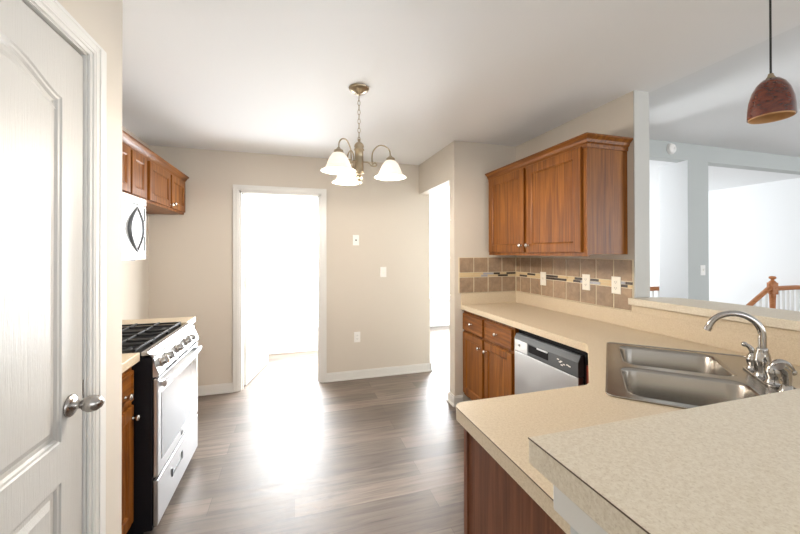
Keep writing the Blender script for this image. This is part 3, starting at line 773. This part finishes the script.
# ---- left wall cabinets ----
WX = -1.03; wz0, wz1 = 1.778, 2.100
def wallcab(label, y0, y1, doors, z0=wz0, knobs=(), crownends=(False, False), grp=None):
    t = thing('wall_cabinet', label, 'cabinet', (-1.18, (y0+y1)/2, z0), grp)
    obj('carcass', B(XL+.002, WX, y0, y1, z0, wz1), OAK, t, bev=.001)
    for k, (a, b_) in enumerate(doors): cab_door('door', t, '+X', WX, a, b_, z0+.018, wz1-.018, knobs[k] if k < len(knobs) else None, rail=.05)
    cp = [(0, wz1-.02), (.008, wz1-.02), (.010, wz1), (.018, wz1+.008), (.026, wz1+.022), (.038, wz1+.034), (.044, wz1+.038), (.044, wz1+.046), (0, wz1+.046)]
    obj('crown_molding', crown(NB(), cp, [(WX, y0, 1, 0), (WX, y1, 1, 0)]), OAKH, t)
    return t
wallcab('low oak wall cabinet with two doors above the empty corner by the back wall', 2.958, 3.880, [(2.985, 3.430), (3.462, 3.850)], knobs=[(3.408, 1.818), (3.484, 1.835)])
wallcab('low oak wall cabinet directly above the white microwave', 2.06, 2.955, [(2.09, 2.36), (2.385, 2.665), (2.69, 2.925)])

# ---- microwave ----
my0, my1, mz0, mz1 = 2.075, 2.838, 1.362, 1.7765
mw = thing('microwave', 'white over the range microwave with curved dark handle', 'microwave', (-1.15, 2.46, mz0))
MXF = -1.005
WHT = mat('microwave_white', srgb(236, 238, 240), .22)
obj('body', B(XL+.002, MXF, my0, my1, mz0, mz1), WHT, mw, bev=.003)
dr = obj('door', B(MXF, -.985, my0+.002, my1-.14, mz0+.045, mz1-.052), WHT, mw, bev=.004)
obj('door_window', B(-.986, -.9838, my0+.06, my1-.20, mz0+.09, mz1-.10), mat('microwave_window', srgb(200, 204, 208), .08, .2), dr)
obj('keypad_panel', B(MXF, -.985, my1-.136, my1-.002, mz0+.045, mz1-.052), WHT, mw, bev=.003)
obj('display', B(-.9855, -.9835, my1-.040, my1-.018, mz0+.26, mz1-.062), SLOT, mw); obj('buttons', B(-.9855, -.9835, my1-.040, my1-.018, mz0+.06, mz0+.16), SLOT, mw)
obj('vent_grille', B(MXF, -.983, my0+.002, my1-.002, mz1-.048, mz1-.002), WHT, mw, bev=.003)
obj('bottom_trim', B(MXF, -.984, my0+.002, my1-.002, mz0+.002, mz0+.042), WHT, mw, bev=.003)
yh = my1-.150
pp = [Vector((-.982+.034*math.sin(math.pi*i/20), yh+.0*math.sin(math.pi*i/20), 1.42+.285*i/20)) for i in range(21)]
hd = obj('handle', tube(NB(), pp, [.006+.002*math.sin(math.pi*i/20) for i in range(21)], 12), mat('handle_grey', srgb(110, 112, 116), .25, .8), dr, smooth='auto')
pp = [Vector((-.982+.004*math.sin(math.pi*i/20), yh-.125*math.sin(math.pi*i/20), 1.42+.285*i/20)) for i in range(21)]
obj('handle_trim', tube(NB(), pp, [.006+.008*math.sin(math.pi*i/20) for i in range(21)], 10), DARKP, dr, smooth='auto')
bm = NB(); box(bm, XL+.05, -1.03, my0+.05, my1-.05, mz0-.006, mz0); obj('underside_filter', bm, DARKP, mw)

# ======================= HANGING LIGHTS =======================
cx, cyy = .387, 2.166
ch = thing('chandelier', 'bronze three arm chandelier with lit frosted glass shades hanging by a chain', 'chandelier', (cx, cyy, 1.83))
def C(z): return Matrix.Translation((cx, cyy, z))
obj('canopy', lathe(NB(), [(0, -.045), (.010, -.045), (.014, -.036), (.040, -.028), (.058, -.014), (.064, -.004), (.064, -.0005), (0, -.0005)], C(ZC), 32), BRONZE, ch, smooth=True)
bm = NB(); z = ZC-.048; k = 0
while z > 2.125:
    pts = []
    for i in range(13):
        a = 2*math.pi*i/12; x_, z_ = .0075*math.cos(a), .0175*math.sin(a)
        pts.append(Vector((cx+(x_ if k % 2 else 0), cyy+(0 if k % 2 else x_), z-.0175+z_)))
    tube(bm, pts, .0020, 6, cap=False); z -= .0285; k += 1
obj('chain', bm, BRONZE, ch, smooth=True)
obj('column', lathe(NB(), [(0, 2.118), (.005, 2.118), (.008, 2.108), (.006, 2.100), (.020, 2.092), (.029, 2.080), (.031, 2.066), (.024, 2.062), (.033, 2.052), (.033, 2.046), (.026, 2.042), (.027, 2.0), (.028, 1.93), (.028, 1.918), (.031, 1.912), (.031, 1.904), (.012, 1.898), (.012, 1.890), (.020, 1.880), (.021, 1.868), (.014, 1.858), (.007, 1.852), (.009, 1.846), (.006, 1.838), (0, 1.834)], Matrix.Translation((cx, cyy, 0)), 28), BRONZE, ch, smooth=True)
yawv = R(-YAW)
for kk, a in enumerate((2, 121, 240)):
    d = Vector((math.cos(R(a)+yawv), math.sin(R(a)+yawv), 0)); RR = .196
    def Q(r_, z): return Vector((cx, cyy, 0))+d*r_+Vector((0, 0, z))
    arm = obj('arm', tube(NB(), spline([Q(.020, 1.975), Q(.055, 1.970), Q(.078, 1.950), Q(.105, 1.948), Q(.108, 1.962), Q(.094, 1.968), Q(.084, 1.955)], 6), .0042, 10), BRONZE, ch, smooth='auto')
    obj('arm_bow', tube(NB(), spline([Q(.084, 1.955), Q(.080, 1.990), Q(.088, 2.040), Q(.120, 2.075), Q(.158, 2.075), Q(.188, 2.050), Q(RR, 2.010)], 8), .0042, 10), BRONZE, arm, smooth='auto')
    sx, sy = Q(RR, 0).x, Q(RR, 0).y; SM = Matrix.Translation((sx, sy, 0))
    obj('shade_fitter', lathe(NB(), [(0, 2.014), (.008, 2.014), (.014, 2.006), (.026, 1.998), (.029, 1.985), (.029, 1.978), (0, 1.978)], SM, 24), BRONZE, arm, smooth='auto')
    o = obj('lamp_shade', lathe(NB(), [(.026, 1.984), (.036, 1.976), (.050, 1.958), (.062, 1.932), (.070, 1.908), (.080, 1.893), (.096, 1.882), (.101, 1.879), (.100, 1.876), (.078, 1.888), (.066, 1.906), (.058, 1.930), (.046, 1.955), (.032, 1.974)], SM, 32), SHADE, arm, smooth=True)
    o['label'] = 'lit frosted white bell glass shade'
    obj('bulb', lathe(NB(), [(0, 1.972), (.011, 1.970), (.013, 1.950), (.024, 1.925), (.028, 1.908), (.022, 1.890), (.010, 1.881), (0, 1.880)], SM, 16), BULB, arm, smooth=True)
    ld = bpy.data.lights.new('shade_light', 'POINT'); ld.energy = 15.0; ld.color = (1, .90, .78); ld.shadow_soft_size = .03
    lo_ = bpy.data.objects.new('shade_light', ld); COL.objects.link(lo_); lo_.location = (sx, sy, 1.862)

px_, py_ = 1.402, .70
pe = thing('pendant_lamp', 'amber brown art glass pendant lamp hanging on a black cord', 'pendant lamp', (px_, py_, 1.82))
za_ = 1.945
obj('cord', tube(NB(), [(px_, py_, ZC-.02), (px_, py_, za_+.006)], .0028, 8), CORD, pe)
obj('ceiling_canopy', lathe(NB(), [(0, -.025), (.05, -.02), (.06, -.0005), (0, -.0005)], Matrix.Translation((px_, py_, ZC)), 24), NICKEL, pe, smooth=True)
obj('cap', lathe(NB(), [(0, .012), (.006, .012), (.008, .004), (.011, 0), (.013, -.006), (0, -.006)], Matrix.Translation((px_, py_, za_)), 16), BRONZE, pe, smooth='auto')
pr = [(r_, h*1.32) for r_, h in ((.012, -.002), (.026, -.006), (.040, -.016), (.052, -.032), (.060, -.052), (.0635, -.072), (.064, -.092))]; pr = [(r_*.84, h) for r_, h in pr]
obj('lamp_shade', lathe(NB(), pr+[(pr[-1][0]-.0025, pr[-1][1])], Matrix.Translation((px_, py_, za_)), 40), AMBER, pe, smooth='auto')
obj('shade_lining', lathe(NB(), [(0, -.006)]+[(max(r_-.003, .001), h-.003) for r_, h in pr], Matrix.Translation((px_, py_, za_)), 40), AMBERI, pe, smooth=True)

# smoke detector
sd = thing('smoke_detector', 'round white smoke detector high on the grey living room wall', 'smoke detector', (4.12, YL, 2.585))
Ms = MX((4.12, YL, 2.585), (0, -1, 0))
obj('detector_base', lathe(NB(), [(0, 0), (.062, 0), (.062, .012), (0, .012)], Ms, 32), PLATEW, sd, smooth='auto')
obj('detector_dome', lathe(NB(), [(.056, .012), (.054, .026), (.044, .034), (.018, .036), (.016, .033), (0, .033)], Ms, 32), PLATEW, sd, smooth='auto')

# ======================= STAIR RAILING =======================
sr = thing('stair_railing', 'oak stair railing with turned newel post and white balusters in the foyer', 'railing', (6.419, 3.2, 0))
NX, NY = 6.419, 3.2
bm = NB(); MN = Matrix.Translation((NX, NY, 0))
lathe(bm, [(0, 0), (.045, 0), (.045, .12), (.034, .14), (.028, .3), (.030, .6), (.034, .74), (.037, .795), (.036, .815), (0, .815)], MN, 20)
obj('newel_post', bm, RAILW, sr, smooth='auto')
bm = NB(); prism(bm, [(NX+.056*math.cos(R(a)), NY+.056*math.sin(R(a))) for a in (-60, -15, 30, 75, 120, 165, 210, 255)], .815, .975)
lathe(bm, [(.045, .975), (.036, .99), (.020, 1.005), (.018, 1.018), (.036, 1.032), (.040, 1.048), (.028, 1.064), (0, 1.068)], MN, 20)
obj('newel_block', bm, RAILW, sr, smooth='auto')
obj('handrail', B(NX+.05, 6.999, NY-.03, NY+.03, .862, .922), RAILW, sr, bev=.012)
A0, A1 = Vector((NX-.05, NY, .895)), Vector((NX-.09, NY, .890)); A2 = Vector((5.03, NY, .20))
obj('sloping_handrail', tube(NB(), [A0, A1, A2], .030, 12), RAILW, sr, smooth='auto')
x = NX+.13
while x < 6.98:
    obj('baluster', B(x-.011, x+.011, NY-.011, NY+.011, 0, .864), TRIM, sr, bev=.002); x += .105
x = NX-.13
while x > 5.15:
    zt = A1.z-(A1.x-x)*(A1.z-A2.z)/(A1.x-A2.x)-.02
    obj('baluster', B(x-.011, x+.011, NY-.011, NY+.011, 0, zt), TRIM, sr, bev=.002); x -= .125
s2 = thing('landing_railing', 'short oak landing rail seen through the narrow opening beside the wall end', 'railing', (4.6, 3.9, 0))
obj('handrail', B(3.55, 5.5, 3.87, 3.93, .832, .892), RAILW, s2, bev=.010)
x = 3.6
while x < 5.5:
    obj('baluster', B(x-.011, x+.011, 3.889, 3.911, 0, .834), TRIM, s2, bev=.002); x += .115
